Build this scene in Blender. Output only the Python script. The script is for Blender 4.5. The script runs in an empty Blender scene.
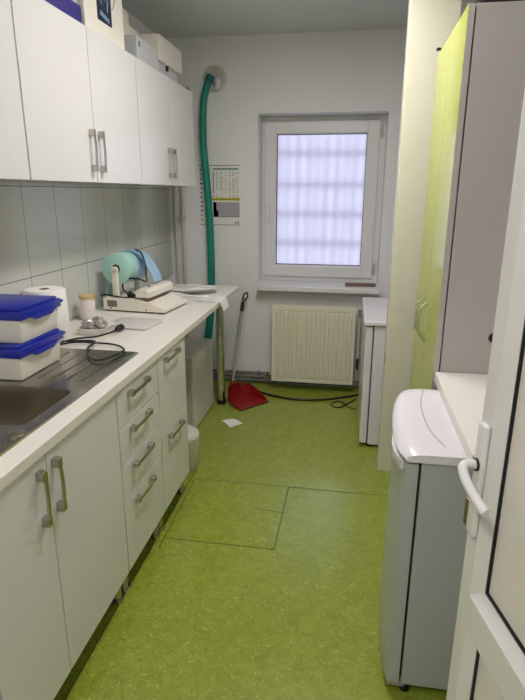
import bpy, bmesh, math, random
from mathutils import Vector, Matrix
C = bpy.context.scene.collection
R = math.radians
PI = math.pi
rnd = random.Random(7)

# ------------------------------------------------------------------ materials
def lin(c):
    return tuple(((v/255)/12.92 if v/255 <= .04045 else ((v/255+.055)/1.055)**2.4) for v in c) + (1,)
def mat(name, col, rough=.5, metal=0, coat=0, spec=.5, bump=0, bscale=200, var=0, vscale=8, alpha=1, trans=0, sss=0):
    m = bpy.data.materials.new(name); m.use_nodes = True
    nt = m.node_tree; b = nt.nodes['Principled BSDF']
    b.inputs['Base Color'].default_value = lin(col)
    b.inputs['Roughness'].default_value = rough
    b.inputs['Metallic'].default_value = metal
    b.inputs['Coat Weight'].default_value = coat
    b.inputs['Coat Roughness'].default_value = .06
    b.inputs['Specular IOR Level'].default_value = spec
    b.inputs['Alpha'].default_value = alpha
    b.inputs['Transmission Weight'].default_value = trans
    tc = nt.nodes.new('ShaderNodeTexCoord')
    if var:
        n = nt.nodes.new('ShaderNodeTexNoise'); n.inputs['Scale'].default_value = vscale; n.inputs['Detail'].default_value = 5
        nt.links.new(tc.outputs['Object'], n.inputs['Vector'])
        mx = nt.nodes.new('ShaderNodeMix'); mx.data_type = 'RGBA'
        c = lin(col); mx.inputs['A'].default_value = tuple(min(1, v*(1-var)) for v in c[:3])+(1,)
        mx.inputs['B'].default_value = tuple(min(1, v*(1+var)) for v in c[:3])+(1,)
        nt.links.new(n.outputs['Fac'], mx.inputs['Factor']); nt.links.new(mx.outputs['Result'], b.inputs['Base Color'])
    if bump:
        n = nt.nodes.new('ShaderNodeTexNoise'); n.inputs['Scale'].default_value = bscale; n.inputs['Detail'].default_value = 3
        nt.links.new(tc.outputs['Object'], n.inputs['Vector'])
        bp = nt.nodes.new('ShaderNodeBump'); bp.inputs['Strength'].default_value = bump; bp.inputs['Distance'].default_value = .002
        nt.links.new(n.outputs['Fac'], bp.inputs['Height']); nt.links.new(bp.outputs['Normal'], b.inputs['Normal'])
    return m
M = {}
M['plaster'] = mat('wall_paint', (232,232,230), .7, bump=.15, bscale=60, var=.03, vscale=3, spec=.3)
M['ceiling'] = mat('ceiling_paint', (214,215,212), .85, bump=.1, bscale=80, spec=.2, var=.03, vscale=2)
M['pillar'] = mat('cream_paint', (221,219,194), .45, bump=.1, bscale=50, var=.02, vscale=4)
M['gloss'] = mat('white_gloss_lacquer', (222,221,219), .10, spec=.5, var=.008, vscale=2)
M['carcass'] = mat('white_melamine', (214,213,207), .4)
M['worktop'] = mat('white_laminate', (230,225,214), .32, bump=.03, bscale=300, var=.01)
M['panel'] = mat('wardrobe_side_melamine', (186,180,174), .5, bump=.05, bscale=150, var=.03, vscale=30)
M['green'] = mat('lime_green_lacquer', (178,188,72), .14, spec=.5)
M['nickel'] = mat('brushed_nickel', (190,184,174), .27, metal=1, bump=.1, bscale=300)
M['chrome'] = mat('chrome', (205,205,200), .12, metal=1)
M['palegreenmetal'] = mat('satin_metal_handle', (205,214,178), .25, metal=.8)
M['steel'] = mat('stainless_steel', (172,166,156), .24, metal=1, bump=.08, bscale=120, var=.05, vscale=5)
M['dark'] = mat('dark_gap', (18,18,17), .7)
M['black'] = mat('black_plastic', (18,18,20), .4)
M['blue'] = mat('blue_plastic', (18,34,150), .3, bump=.03, bscale=60)
M['tub'] = mat('translucent_white_plastic', (222,220,208), .4, spec=.4)
M['towel'] = mat('paper_towel', (240,238,232), .95, bump=.5, bscale=140, spec=.1)
M['card'] = mat('brown_cardboard', (150,118,84), .8)
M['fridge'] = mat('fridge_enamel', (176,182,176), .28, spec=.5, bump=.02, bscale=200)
M['fridgetop'] = mat('fridge_top_plastic', (226,222,224), .22, spec=.5)
M['pvc'] = mat('white_upvc', (226,224,218), .3, spec=.5)
M['pvcpanel'] = mat('white_door_panel', (234,228,220), .2, spec=.5)
M['winframe'] = mat('white_window_upvc', (225,225,222), .3)
M['rad'] = mat('cream_radiator_enamel', (230,226,202), .35)
M['pipe'] = mat('painted_pipe', (200,196,184), .4)
M['pipedark'] = mat('grey_painted_pipe', (120,118,110), .45, metal=.1)
M['hose'] = mat('green_hose', (12,132,112), .45, bump=.1, bscale=60)
M['red'] = mat('red_plastic', (142,20,24), .38)
M['pole'] = mat('grey_metal_pole', (176,174,170), .35, metal=.4)
M['paper'] = mat('white_paper', (232,230,222), .8, spec=.2)
M['ink'] = mat('dark_ink', (70,72,74), .8)
M['inkgreen'] = mat('teal_ink', (96,140,130), .8)
M['yellow'] = mat('yellow_ink', (206,196,50), .8)
M['lilacink'] = mat('pale_grey_ink', (168,164,170), .8)
M['machine'] = mat('cream_machine_plastic', (234,229,214), .35)
M['rollgreen'] = mat('green_film_roll', (172,220,204), .3, spec=.6)
M['rollblue'] = mat('blue_film_roll', (150,190,215), .3, spec=.6)
M['foil'] = mat('crumpled_foil', (190,186,182), .3, metal=.7)
M['lidtan'] = mat('tan_lid', (196,172,118), .5)
M['canlabel'] = mat('pale_label', (228,220,214), .5, var=.05, vscale=30)
M['purple'] = mat('dark_violet_plastic', (44,36,120), .4)
M['boxwhite'] = mat('white_cardboard', (222,216,204), .7, var=.02)
M['boxgrey'] = mat('white_grey_plastic', (196,198,198), .45)
M['picdark'] = mat('dark_blue_print', (22,34,58), .4)
M['piclight'] = mat('silver_blue_print', (120,146,170), .4)
M['bin'] = mat('translucent_bin_plastic', (206,208,196), .3, spec=.5)
M['seam'] = mat('floor_seam', (40,50,8), .6)
M['leafedge'] = mat('brass_latch', (140,120,90), .35, metal=.8)
M['wood'] = mat('brown_strip', (120,92,78), .5)
M['bars'] = mat('painted_iron_bars', (205,206,222), .5)
M['tail'] = mat('plastic_pouch_film', (240,240,236), .35, spec=.5)

# floor: marbled green linoleum with short pale flecks
def floor_mat():
    m = bpy.data.materials.new('green_linoleum'); m.use_nodes = True; nt = m.node_tree; N = nt.nodes; L = nt.links
    b = N['Principled BSDF']; tc = N.new('ShaderNodeTexCoord')
    n1 = N.new('ShaderNodeTexNoise'); n1.inputs['Scale'].default_value = 16; n1.inputs['Detail'].default_value = 8; n1.inputs['Roughness'].default_value = .7
    n1.inputs['Distortion'].default_value = 1.5
    L.new(tc.outputs['Object'], n1.inputs['Vector'])
    cr = N.new('ShaderNodeValToRGB'); cr.color_ramp.elements[0].position = .3; cr.color_ramp.elements[0].color = lin((124,138,36))
    cr.color_ramp.elements[1].position = .72; cr.color_ramp.elements[1].color = lin((152,165,60))
    L.new(n1.outputs['Fac'], cr.inputs['Fac'])
    n2 = N.new('ShaderNodeTexNoise'); n2.inputs['Scale'].default_value = 42; n2.inputs['Detail'].default_value = 3; n2.inputs['Distortion'].default_value = 3.5
    L.new(tc.outputs['Object'], n2.inputs['Vector'])
    c2 = N.new('ShaderNodeValToRGB'); c2.color_ramp.elements[0].position = .60; c2.color_ramp.elements[0].color = (0,0,0,1)
    c2.color_ramp.elements[1].position = .70; c2.color_ramp.elements[1].color = (.75,.75,.75,1)
    L.new(n2.outputs['Fac'], c2.inputs['Fac'])
    mx = N.new('ShaderNodeMix'); mx.data_type = 'RGBA'; mx.inputs['B'].default_value = lin((192,202,120))
    L.new(c2.outputs['Color'], mx.inputs['Factor']); L.new(cr.outputs['Color'], mx.inputs['A'])
    n3 = N.new('ShaderNodeTexNoise'); n3.inputs['Scale'].default_value = 55; n3.inputs['Distortion'].default_value = 2
    L.new(tc.outputs['Object'], n3.inputs['Vector'])
    c3 = N.new('ShaderNodeValToRGB'); c3.color_ramp.elements[0].position = .33; c3.color_ramp.elements[0].color = (.6,.6,.6,1)
    c3.color_ramp.elements[1].position = .40; c3.color_ramp.elements[1].color = (0,0,0,1)
    L.new(n3.outputs['Fac'], c3.inputs['Fac'])
    mx2 = N.new('ShaderNodeMix'); mx2.data_type = 'RGBA'; mx2.inputs['B'].default_value = lin((108,122,26))
    L.new(c3.outputs['Color'], mx2.inputs['Factor']); L.new(mx.outputs['Result'], mx2.inputs['A'])
    L.new(mx2.outputs['Result'], b.inputs['Base Color'])
    b.inputs['Roughness'].default_value = .24; b.inputs['Specular IOR Level'].default_value = .7
    bp = N.new('ShaderNodeBump'); bp.inputs['Strength'].default_value = .12; bp.inputs['Distance'].default_value = .002
    L.new(n1.outputs['Fac'], bp.inputs['Height']); L.new(bp.outputs['Normal'], b.inputs['Normal'])
    return m
M['floor'] = floor_mat()

# glossy grey-green wall tiles, y-z plane, with dark grout lines
def tile_mat():
    m = bpy.data.materials.new('glossy_wall_tiles'); m.use_nodes = True; nt = m.node_tree; N = nt.nodes; L = nt.links
    b = N['Principled BSDF']; tc = N.new('ShaderNodeTexCoord'); sp = N.new('ShaderNodeSeparateXYZ'); L.new(tc.outputs['Object'], sp.inputs[0])
    def line(out, off, per, w):
        a = N.new('ShaderNodeMath'); a.operation = 'SUBTRACT'; a.inputs[1].default_value = off; L.new(out, a.inputs[0])
        p = N.new('ShaderNodeMath'); p.operation = 'PINGPONG'; p.inputs[1].default_value = per/2; L.new(a.outputs[0], p.inputs[0])
        g = N.new('ShaderNodeMath'); g.operation = 'LESS_THAN'; g.inputs[1].default_value = w; L.new(p.outputs[0], g.inputs[0]); return g
    g1 = line(sp.outputs['Y'], 2.25, .27, .0016); g2 = line(sp.outputs['Z'], 1.172, .40, .0016)
    mx_ = N.new('ShaderNodeMath'); mx_.operation = 'MAXIMUM'; L.new(g1.outputs[0], mx_.inputs[0]); L.new(g2.outputs[0], mx_.inputs[1])
    mc = N.new('ShaderNodeMix'); mc.data_type = 'RGBA'; mc.inputs['A'].default_value = lin((206,209,202)); mc.inputs['B'].default_value = lin((96,100,96))
    L.new(mx_.outputs[0], mc.inputs['Factor']); L.new(mc.outputs['Result'], b.inputs['Base Color'])
    b.inputs['Roughness'].default_value = .1; b.inputs['Specular IOR Level'].default_value = .7
    bp = N.new('ShaderNodeBump'); bp.inputs['Strength'].default_value = .5; bp.inputs['Distance'].default_value = .001; bp.invert = True
    L.new(mx_.outputs[0], bp.inputs['Height']); L.new(bp.outputs['Normal'], b.inputs['Normal'])
    return m
M['tiles'] = tile_mat()

# frosted pane: diffuses the daylight that falls on its far side
def frost_mat():
    m = bpy.data.materials.new('frosted_ribbed_glass'); m.use_nodes = True; nt = m.node_tree; N = nt.nodes; L = nt.links
    N.remove(N['Principled BSDF']); out = N['Material Output']
    t = N.new('ShaderNodeBsdfTranslucent'); g = N.new('ShaderNodeBsdfGlossy'); g.inputs['Roughness'].default_value = .08
    tc = N.new('ShaderNodeTexCoord'); w = N.new('ShaderNodeTexWave'); w.wave_type = 'BANDS'; w.bands_direction = 'X'
    w.inputs['Scale'].default_value = 4.2; w.inputs['Distortion'].default_value = 1.2; w.inputs['Detail'].default_value = 1; w.inputs['Detail Scale'].default_value = .6
    L.new(tc.outputs['Object'], w.inputs['Vector'])
    mx = N.new('ShaderNodeMix'); mx.data_type = 'RGBA'; mx.inputs['A'].default_value = (.88,.88,.94,1); mx.inputs['B'].default_value = (.95,.94,.97,1)
    L.new(w.outputs['Fac'], mx.inputs['Factor']); L.new(mx.outputs['Result'], t.inputs['Color'])
    s = N.new('ShaderNodeMixShader'); s.inputs[0].default_value = .05
    L.new(t.outputs[0], s.inputs[1]); L.new(g.outputs[0], s.inputs[2]); L.new(s.outputs[0], out.inputs['Surface'])
    return m
M['frost'] = frost_mat()
def emis(name, col, s):
    m = bpy.data.materials.new(name); m.use_nodes = True; b = m.node_tree.nodes['Principled BSDF']
    b.inputs['Base Color'].default_value = (.8,.8,.8,1); b.inputs['Emission Color'].default_value = col; b.inputs['Emission Strength'].default_value = s
    return m

# ------------------------------------------------------------------ mesh helpers
def link(name, bm, m, parent=None, smooth=False, loc=None, rot=None):
    me = bpy.data.meshes.new(name); bm.normal_update(); bm.to_mesh(me); bm.free()
    for mm in (m if isinstance(m, (list, tuple)) else [m]): me.materials.append(mm)
    if smooth:
        me.polygons.foreach_set('use_smooth', [True]*len(me.polygons))
        me.set_sharp_from_angle(angle=R(38))
    o = bpy.data.objects.new(name, me); C.objects.link(o)
    if parent: o.parent = parent
    if loc: o.location = loc
    if rot: o.rotation_euler = rot
    return o
def box(bm, x0, x1, y0, y1, z0, z1, bev=0, mi=0, seg=2):
    b2 = bmesh.new(); bmesh.ops.create_cube(b2, size=1)
    for v in b2.verts: v.co = Vector(((x0+x1)/2+v.co.x*(x1-x0), (y0+y1)/2+v.co.y*(y1-y0), (z0+z1)/2+v.co.z*(z1-z0)))
    if bev: bmesh.ops.bevel(b2, geom=b2.edges[:], offset=bev, segments=seg, affect='EDGES', profile=.5)
    merge(bm, b2, mi); return bm
def merge(bm, b2, mi=0, mtx=None):
    if mtx is not None: b2.transform(mtx)
    mp = {}
    for v in b2.verts: mp[v] = bm.verts.new(v.co)
    for f in b2.faces:
        try: nf = bm.faces.new([mp[v] for v in f.verts]); nf.material_index = mi
        except ValueError: pass
    b2.free()
def B(*a, **k):
    bm = bmesh.new(); return box(bm, *a, **k)
def cyl(bm, p0, p1, r0, r1=None, seg=20, mi=0, cap=True):
    p0 = Vector(p0); p1 = Vector(p1); r1 = r0 if r1 is None else r1
    ax = (p1-p0).normalized(); u = ax.orthogonal().normalized(); w = ax.cross(u)
    a = [bm.verts.new(p0+(u*math.cos(t)+w*math.sin(t))*r0) for t in [2*PI*i/seg for i in range(seg)]]
    b = [bm.verts.new(p1+(u*math.cos(t)+w*math.sin(t))*r1) for t in [2*PI*i/seg for i in range(seg)]]
    for i in range(seg):
        f = bm.faces.new((a[i], a[(i+1)%seg], b[(i+1)%seg], b[i])); f.material_index = mi
    if cap:
        f = bm.faces.new(a[::-1]); f.material_index = mi; f = bm.faces.new(b); f.material_index = mi
    return bm
def lathe(bm, prof, c=(0,0,0), seg=32, mi=0, mtx=None):
    b2 = bmesh.new(); rings = []
    for r, z in prof:
        rings.append([b2.verts.new((r*math.cos(2*PI*i/seg), r*math.sin(2*PI*i/seg), z)) for i in range(seg)] if r > 1e-6 else [b2.verts.new((0,0,z))])
    for a, b in zip(rings, rings[1:]):
        for i in range(seg):
            j = (i+1) % seg
            if len(a) == 1 and len(b) == 1: continue
            if len(a) == 1: b2.faces.new((a[0], b[j], b[i]))
            elif len(b) == 1: b2.faces.new((a[i], a[j], b[0]))
            else: b2.faces.new((a[i], a[j], b[j], b[i]))
    bmesh.ops.recalc_face_normals(b2, faces=b2.faces[:])
    if mtx is None: mtx = Matrix.Translation(c)
    merge(bm, b2, mi, mtx); return bm
def catmull(pts, n=8, closed=False):
    P = [Vector(p) for p in pts]; out = []
    for i in range(len(P)-1):
        p0 = P[max(i-1,0)]; p1 = P[i]; p2 = P[i+1]; p3 = P[min(i+2,len(P)-1)]
        for k in range(n):
            t = k/n; out.append(.5*((2*p1)+(p2-p0)*t+(2*p0-5*p1+4*p2-p3)*t*t+(-p0+3*p1-3*p2+p3)*t**3))
    out.append(P[-1]); return out
def tube(bm, pts, r, seg=10, n=8, mi=0, smooth=True, ribs=0):
    P = catmull(pts, n) if smooth else [Vector(p) for p in pts]
    if isinstance(r, (int, float)): rr = [r]*len(P)
    else: rr = [r[0]+(r[1]-r[0])*i/(len(P)-1) for i in range(len(P))]
    prev = None; rings = []
    for i, p in enumerate(P):
        t = (P[min(i+1,len(P)-1)]-P[max(i-1,0)]).normalized()
        if prev is None: u = t.orthogonal().normalized()
        else:
            u = prev-t*prev.dot(t)
            u = t.orthogonal().normalized() if u.length < 1e-5 else u.normalized()
        prev = u; w = t.cross(u); q = rr[i]*(1+(ribs if i % 2 else 0))
        rings.append([bm.verts.new(p+(u*math.cos(2*PI*k/seg)+w*math.sin(2*PI*k/seg))*q) for k in range(seg)])
    for a, b in zip(rings, rings[1:]):
        for k in range(seg):
            f = bm.faces.new((a[k], a[(k+1)%seg], b[(k+1)%seg], b[k])); f.material_index = mi
    bm.faces.new(rings[0][::-1]).material_index = mi; bm.faces.new(rings[-1]).material_index = mi
    return bm
def prism(bm, poly, axis, a, b, mi=0):
    """poly = 2D points; axis 'y': (x,z) extruded y a..b ; 'z': (x,y) extruded z ; 'x': (y,z)"""
    def P(p, t):
        return {'y': (p[0], t, p[1]), 'z': (p[0], p[1], t), 'x': (t, p[0], p[1])}[axis]
    b2 = bmesh.new()
    A = [b2.verts.new(P(p, a)) for p in poly]; Bv = [b2.verts.new(P(p, b)) for p in poly]
    n = len(poly)
    b2.faces.new(A); b2.faces.new(Bv[::-1])
    for i in range(n): b2.faces.new((A[i], Bv[i], Bv[(i+1)%n], A[(i+1)%n]))
    bmesh.ops.recalc_face_normals(b2, faces=b2.faces[:]); merge(bm, b2, mi); return bm
def sheet(bm, rows, th, mi=0):
    """rows: grid of points -> thin solid"""
    b2 = bmesh.new(); V = [[b2.verts.new(p) for p in row] for row in rows]
    for i in range(len(V)-1):
        for j in range(len(V[0])-1): b2.faces.new((V[i][j], V[i+1][j], V[i+1][j+1], V[i][j+1]))
    bmesh.ops.recalc_face_normals(b2, faces=b2.faces[:])
    bmesh.ops.solidify(b2, geom=b2.faces[:], thickness=th); merge(bm, b2, mi); return bm

def tag(o, label, cat, group=None, kind=None):
    o['label'] = label; o['category'] = cat
    if group: o['group'] = group
    if kind: o['kind'] = kind
    return o
def thing(name, label, cat, loc=(0,0,0), rz=0, group=None):
    o = bpy.data.objects.new(name, None); o.empty_display_size = .05; C.objects.link(o)
    o.location = loc; o.rotation_euler = (0,0,rz); return tag(o, label, cat, group)
def struct(name, bm, m, label=None, cat=None, **k):
    o = link(name, bm, m, **k); o['kind'] = 'structure'; o['label'] = label; o['category'] = cat; return o
def sthing(name, label, cat, loc=(0,0,0), rz=0):
    o = thing(name, label, cat, loc, rz); o['kind'] = 'structure'; return o

# ------------------------------------------------------------------ room
XL, XR, YB, YF, ZC = -1.45, 1.0, 4.25, -1.3, 2.63
bm = B(XL-.15, XR+.15, YF-.15, YB+.27, -.1, 0)
SZ = .0006
def seam(x0, y0, x1, y1, w=.0038):
    d = Vector((x1-x0, y1-y0, 0)); n = Vector((-d.y, d.x, 0)).normalized()*w/2
    A = Vector((x0,y0,SZ)); Bq = Vector((x1,y1,SZ))
    f = bm.faces.new([bm.verts.new(p) for p in (A-n, Bq-n, Bq+n, A+n)]); f.material_index = 1
seam(-.80, 2.059, -.279, 2.060); seam(-.807, 2.611, .40, 2.60); seam(-.795, 1.98, -.807, 2.611); seam(-.279, 2.06, -.276, 2.605)
seam(-.80, 2.335, -.70, 2.333, .003); seam(-.44, 2.37, -.278, 2.355); seam(-.83, 1.2, -.83, 2.75)
struct('floor', bm, [M['floor'], M['seam']], 'speckled lime green linoleum floor with thin hatch seams', 'floor')
struct('ceiling', B(XL-.15, XR+.15, YF-.15, YB+.27, ZC, ZC+.1), M['ceiling'], 'plain white ceiling above the kitchen', 'ceiling')
struct('wall_left', B(XL-.15, XL, YF, YB+.27, 0, ZC), M['plaster'], 'left wall behind the kitchen cabinets', 'wall')
struct('wall_right', B(XR, XR+.15, YF, YB+.27, 0, ZC), M['plaster'], 'right wall behind the wardrobe and fridges', 'wall')
struct('wall_front', B(XL, XR, YF-.15, YF, 0, ZC), M['plaster'], 'white wall behind the viewer', 'wall')
# back wall with the window opening
WX0, WX1, WZ0, WZ1 = -.737, .216, .845, 2.112
bm = bmesh.new()
box(bm, XL, WX0, YB, YB+.27, 0, ZC); box(bm, WX1, XR, YB, YB+.27, 0, ZC)
box(bm, WX0, WX1, YB, YB+.27, 0, WZ0); box(bm, WX0, WX1, YB, YB+.27, WZ1, ZC)
bmesh.ops.remove_doubles(bm, verts=bm.verts[:], dist=1e-5)
struct('wall_back', bm, M['plaster'], 'white back wall around the window', 'wall')
stub = struct('wall_partition', B(.211, XR, 2.87, 2.99, 0, ZC, bev=.004), M['pillar'], 'cream wall stub between wardrobe and far fridge', 'wall')
struct('wall_entry', B(.52, XR, .02, .14, 0, ZC), M['plaster'], 'short wall holding the open door', 'wall')
struct('trim_1', B(XL, XL+.009, .12, YB-.001, .90, 1.592), M['tiles'], 'glossy grey tile splashback above the worktop', 'splashback')
struct('trim_2', B(.209, .212, 2.868, 2.9, .0, .06, bev=.0005), M['winframe'], 'white skirting corner on the wall stub', 'trim')

# window
win = sthing('window_1', 'white plastic window with frosted glass above the radiator', 'window', (0, 0, 0))
Y0, Y1 = 4.44, 4.475
def frame(bm, x0, x1, z0, z1, w, y0, y1, bev=.004, wb=None):
    wb = wb or w
    box(bm, x0, x0+w, y0, y1, z0, z1, bev); box(bm, x1-w, x1, y0, y1, z0, z1, bev)
    box(bm, x0+w-.001, x1-w+.001, y0, y1, z1-w, z1, bev); box(bm, x0+w-.001, x1-w+.001, y0, y1, z0, z0+wb, bev)
bm = bmesh.new(); frame(bm, WX0, WX1, WZ0, WZ1, .052, Y0, Y1, wb=.06)
link('window_frame', bm, M['winframe'], win)
sx0, sx1, sz0, sz1 = -.708, .170, .885, 2.076
sash = bmesh.new(); frame(sash, sx0, sx1, sz0, sz1, .088, Y0-.022, Y0+.033)
frame(sash, sx0+.08, sx1-.08, sz0+.08, sz1-.08, .014, Y0-.012, Y0+.02, .003)
sa = link('sash', sash, M['winframe'], win)
bm = bmesh.new(); frame(bm, sx0+.093, sx1-.093, sz0+.093, sz1-.093, .004, Y0-.005, Y0+.026, 0)
link('gasket', bm, M['dark'], sa)
link('pane', B(sx0+.097, sx1-.097, Y0+.022, Y0+.026, sz0+.097, sz1-.097), M['frost'], win)
hz = 1.395
bm = B(-.688, -.664, Y0-.034, Y0-.0225, hz, hz+.07, bev=.004)
cyl(bm, (-.676, Y0-.03, hz+.035), (-.676, Y0-.062, hz+.035), .010)
box(bm, -.687, -.665, Y0-.074, Y0-.056, hz-.065, hz+.05, bev=.006)
link('window_handle', bm, M['winframe'], win, smooth=True)
for z in (2.0, .96):
    bm = cyl(bmesh.new(), (.183, Y0-.014, z-.045), (.183, Y0-.014, z+.045), .009); box(bm, .173, .195, Y0-.008, Y0, z-.03, z+.03, bev=.002)
    link('hinge', bm, M['pipe'], win, smooth=True)
gr = thing('window_grille', 'iron bar grille outside the frosted window', 'grille', (0,0,0)); gr['kind'] = 'structure'
for i in range(8):
    x = -.665+i*.107
    link('vertical_bar', B(x-.010, x+.010, 4.507, 4.517, .86, 2.10), M['bars'], gr)
for z in (1.152, 1.383, 1.607, 1.842):
    link('cross_bar', B(-.735, .214, 4.494, 4.506, z-.012, z+.012), M['bars'], gr)
struct('window_sill', B(-.722, .224, 4.135, Y0-.002, .805, .846, bev=.006), M['winframe'], 'white window sill board above the radiator', 'window sill')
tag(link('wooden_strip', B(-.035, .20, 4.235, 4.262, .8465, .872, bev=.003), M['wood']), 'small brown strip lying on the white window sill', 'strip')

# ------------------------------------------------------------------ handles
def bar_handle(parent, p, axis, length, out, m=M['nickel'], w=.013, name='handle'):
    """bow handle: two square feet and a flat bar; p centre on the door face, out = unit normal (x sign)"""
    bm = bmesh.new(); h = length/2
    for s in (-1, 1):
        a, b = sorted((s*h, s*(h-.028)))
        if axis == 'z': box(bm, *sorted((0, out*.024)), -w/2-.004, w/2+.004, a, b, bev=.002)
        else: box(bm, *sorted((0, out*.024)), a, b, -w/2-.004, w/2+.004, bev=.002)
    n = 12; rows = []
    for i in range(n+1):
        t = -1+2*i/n; d = out*(.021+.005*(1-t*t)); q = t*h*.97
        if axis == 'z': rows.append([(d, -w/2, q), (d, w/2, q)])
        else: rows.append([(d, q, -w/2), (d, q, w/2)])
    sheet(bm, rows, .005)
    return link(name, bm, m, parent, loc=p)

def leg_foot(parent, x, y, h, m=M['nickel']):
    bm = cyl(bmesh.new(), (x, y, .012), (x, y, h), .018); cyl(bm, (x, y, 0), (x, y, .014), .026)
    return link('foot', bm, m, parent, smooth=True)

# ------------------------------------------------------------------ base cabinets
FX = -.800   # face of the doors
def carcass(bm, x0, x1, y0, y1, z0, z1, t=.018, top=False):
    box(bm, x0, x1, y0, y0+t, z0, z1); box(bm, x0, x1, y1-t, y1, z0, z1)
    box(bm, x0, x0+.008, y0+t, y1-t, z0, z1); box(bm, x0+.008, x1, y0+t, y1-t, z0, z0+t)
    if top: box(bm, x0+.008, x1, y0+t, y1-t, z1-t, z1)
    else: box(bm, x1-.045, x1, y0+t, y1-t, z1-t, z1)
def base_unit(name, label, y0, y1, doors=(), drawers=()):
    t = thing(name, label, 'cabinet', (0,0,0))
    bm = bmesh.new(); carcass(bm, -1.38, FX-.045, y0, y1, .112, .868); link('body', bm, M['carcass'], t)
    for (a, b, z0, z1, hk) in doors:
        d = link('door', B(FX-.018, FX, a+.0022, b-.0022, z0+.0022, z1-.0022, bev=.0012), M['gloss'], t)
        if hk == 'L': bar_handle(d, (FX, a+.033, .75), 'z', .168, 1)
        elif hk == 'R': bar_handle(d, (FX, b-.045, .75), 'z', .168, 1)
        elif hk: bar_handle(d, (FX, hk[0], hk[1]), 'y', .19, 1)
    for (z0, z1, hz) in drawers:
        d = link('drawer', B(FX-.018, FX, y0+.0022, y1-.0022, z0+.0022, z1-.0022, bev=.0012), M['gloss'], t)
        bar_handle(d, (FX, (y0+y1)/2-.02, hz), 'y', .19, 1)
    for y in (y0+.03, y1-.03):
        leg_foot(t, FX-.045, y, .112); leg_foot(t, -1.33, y, .112)
    return t
base_unit('base_cabinet', 'white gloss base cabinet nearest the viewer, before the sink', .16, .912, doors=((.16,.536,.112,.865,'R'), (.536,.912,.112,.865,'L')))
base_unit('sink_cabinet', 'white gloss two-door cabinet under the sink', .917, 1.675, doors=((.917,1.217,.112,.865,'R'), (1.217,1.675,.112,.865,'L')))
base_unit('drawer_cabinet', 'white gloss cabinet with four drawers', 1.679, 2.095, drawers=((.112,.418,.375),(.418,.567,.53),(.567,.715,.682),(.715,.865,.825)))
base_unit('flap_cabinet', 'white gloss cabinet with two stacked fronts, last before the bin', 2.099, 2.49, doors=((2.099,2.49,.112,.492,(2.285,.455)), (2.099,2.49,.492,.865,(2.265,.832))))

# worktop
wt = thing('worktop', 'long white laminate worktop along the left wall', 'worktop', (0,0,0))
bm = bmesh.new(); hx0, hx1, hy0, hy1 = -1.262, -.888, 1.262, 1.612
x0, x1, y0, y1 = -1.438, -.790, .14, 3.78
xs = [x0, hx0, hx1, x1]; ys = [y0, hy0, hy1, y1]
V = {(i,j,k): bm.verts.new((xs[i], ys[j], (.870,.900)[k])) for i in range(4) for j in range(4) for k in range(2)}
for i in range(3):
    for j in range(3):
        if (i,j) == (1,1): continue
        bm.faces.new((V[i,j,1], V[i+1,j,1], V[i+1,j+1,1], V[i,j+1,1])); bm.faces.new((V[i,j,0], V[i,j+1,0], V[i+1,j+1,0], V[i+1,j,0]))
for i in range(3):
    bm.faces.new((V[i,0,0], V[i+1,0,0], V[i+1,0,1], V[i,0,1])); bm.faces.new((V[i,3,0], V[i,3,1], V[i+1,3,1], V[i+1,3,0]))
    bm.faces.new((V[0,i,0], V[0,i,1], V[0,i+1,1], V[0,i+1,0])); bm.faces.new((V[3,i,0], V[3,i+1,0], V[3,i+1,1], V[3,i,1]))
bm.faces.new((V[1,1,0], V[1,1,1], V[2,1,1], V[2,1,0])); bm.faces.new((V[1,2,0], V[2,2,0], V[2,2,1], V[1,2,1]))
bm.faces.new((V[1,1,0], V[1,2,0], V[1,2,1], V[1,1,1])); bm.faces.new((V[2,1,0], V[2,1,1], V[2,2,1], V[2,2,0]))
ed = [e for e in bm.edges if all(abs(v.co.x-x1) < 1e-6 for v in e.verts) and abs(e.verts[0].co.z-e.verts[1].co.z) < 1e-6 and e.verts[0].co.z > .88]
bmesh.ops.bevel(bm, geom=ed, offset=.005, segments=3, affect='EDGES', profile=.5)
link('top', bm, M['worktop'], wt)
bm = cyl(bmesh.new(), (-.925, 3.735, .015), (-.925, 3.735, .8695), .029, seg=28)
lg = link('leg', bm, M['chrome'], wt, smooth=True)
link('foot', cyl(bmesh.new(), (-.925, 3.735, 0), (-.925, 3.735, .03), .036, seg=28), M['black'], lg, smooth=True)

# sink
sk = thing('sink', 'stainless steel inset sink with ribbed draining board', 'sink', (0,0,0))
def rrect(x0, x1, y0, y1, r, z, n=6):
    out = []
    for cx, cy, a0 in ((x1-r, y1-r, 0), (x0+r, y1-r, 90), (x0+r, y0+r, 180), (x1-r, y0+r, 270)):
        for k in range(n+1):
            a = R(a0+90*k/n); out.append((cx+r*math.cos(a), cy+r*math.sin(a), z))
    return out
def loop(bm, pts): return [bm.verts.new(p) for p in pts]
def ring(bm, A, Bq, mi=0):
    n = len(A)
    for i in range(n): bm.faces.new((A[i], A[(i+1)%n], Bq[(i+1)%n], Bq[i])).material_index = mi
SX0, SX1, SY0, SY1, ST = -1.288, -.858, 1.02, 2.055, .9045
bm = bmesh.new()
lo = loop(bm, rrect(SX0, SX1, SY0, SY1, .015, .9002)); o1 = loop(bm, rrect(SX0+.003, SX1-.003, SY0+.003, SY1-.003, .013, ST))
o2 = loop(bm, rrect(SX0+.010, SX1-.010, SY0+.010, SY1-.010, .010, ST-.0015))
ring(bm, lo, o1); ring(bm, o1, o2)
i1 = loop(bm, rrect(-1.245, -.905, 1.288, 1.594, .035, ST-.0015))
ee = []
for L_ in (o2, i1):
    for i in range(len(L_)):
        e = bm.edges.get((L_[i], L_[(i+1)%len(L_)])) or bm.edges.new((L_[i], L_[(i+1)%len(L_)])); ee.append(e)
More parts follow.
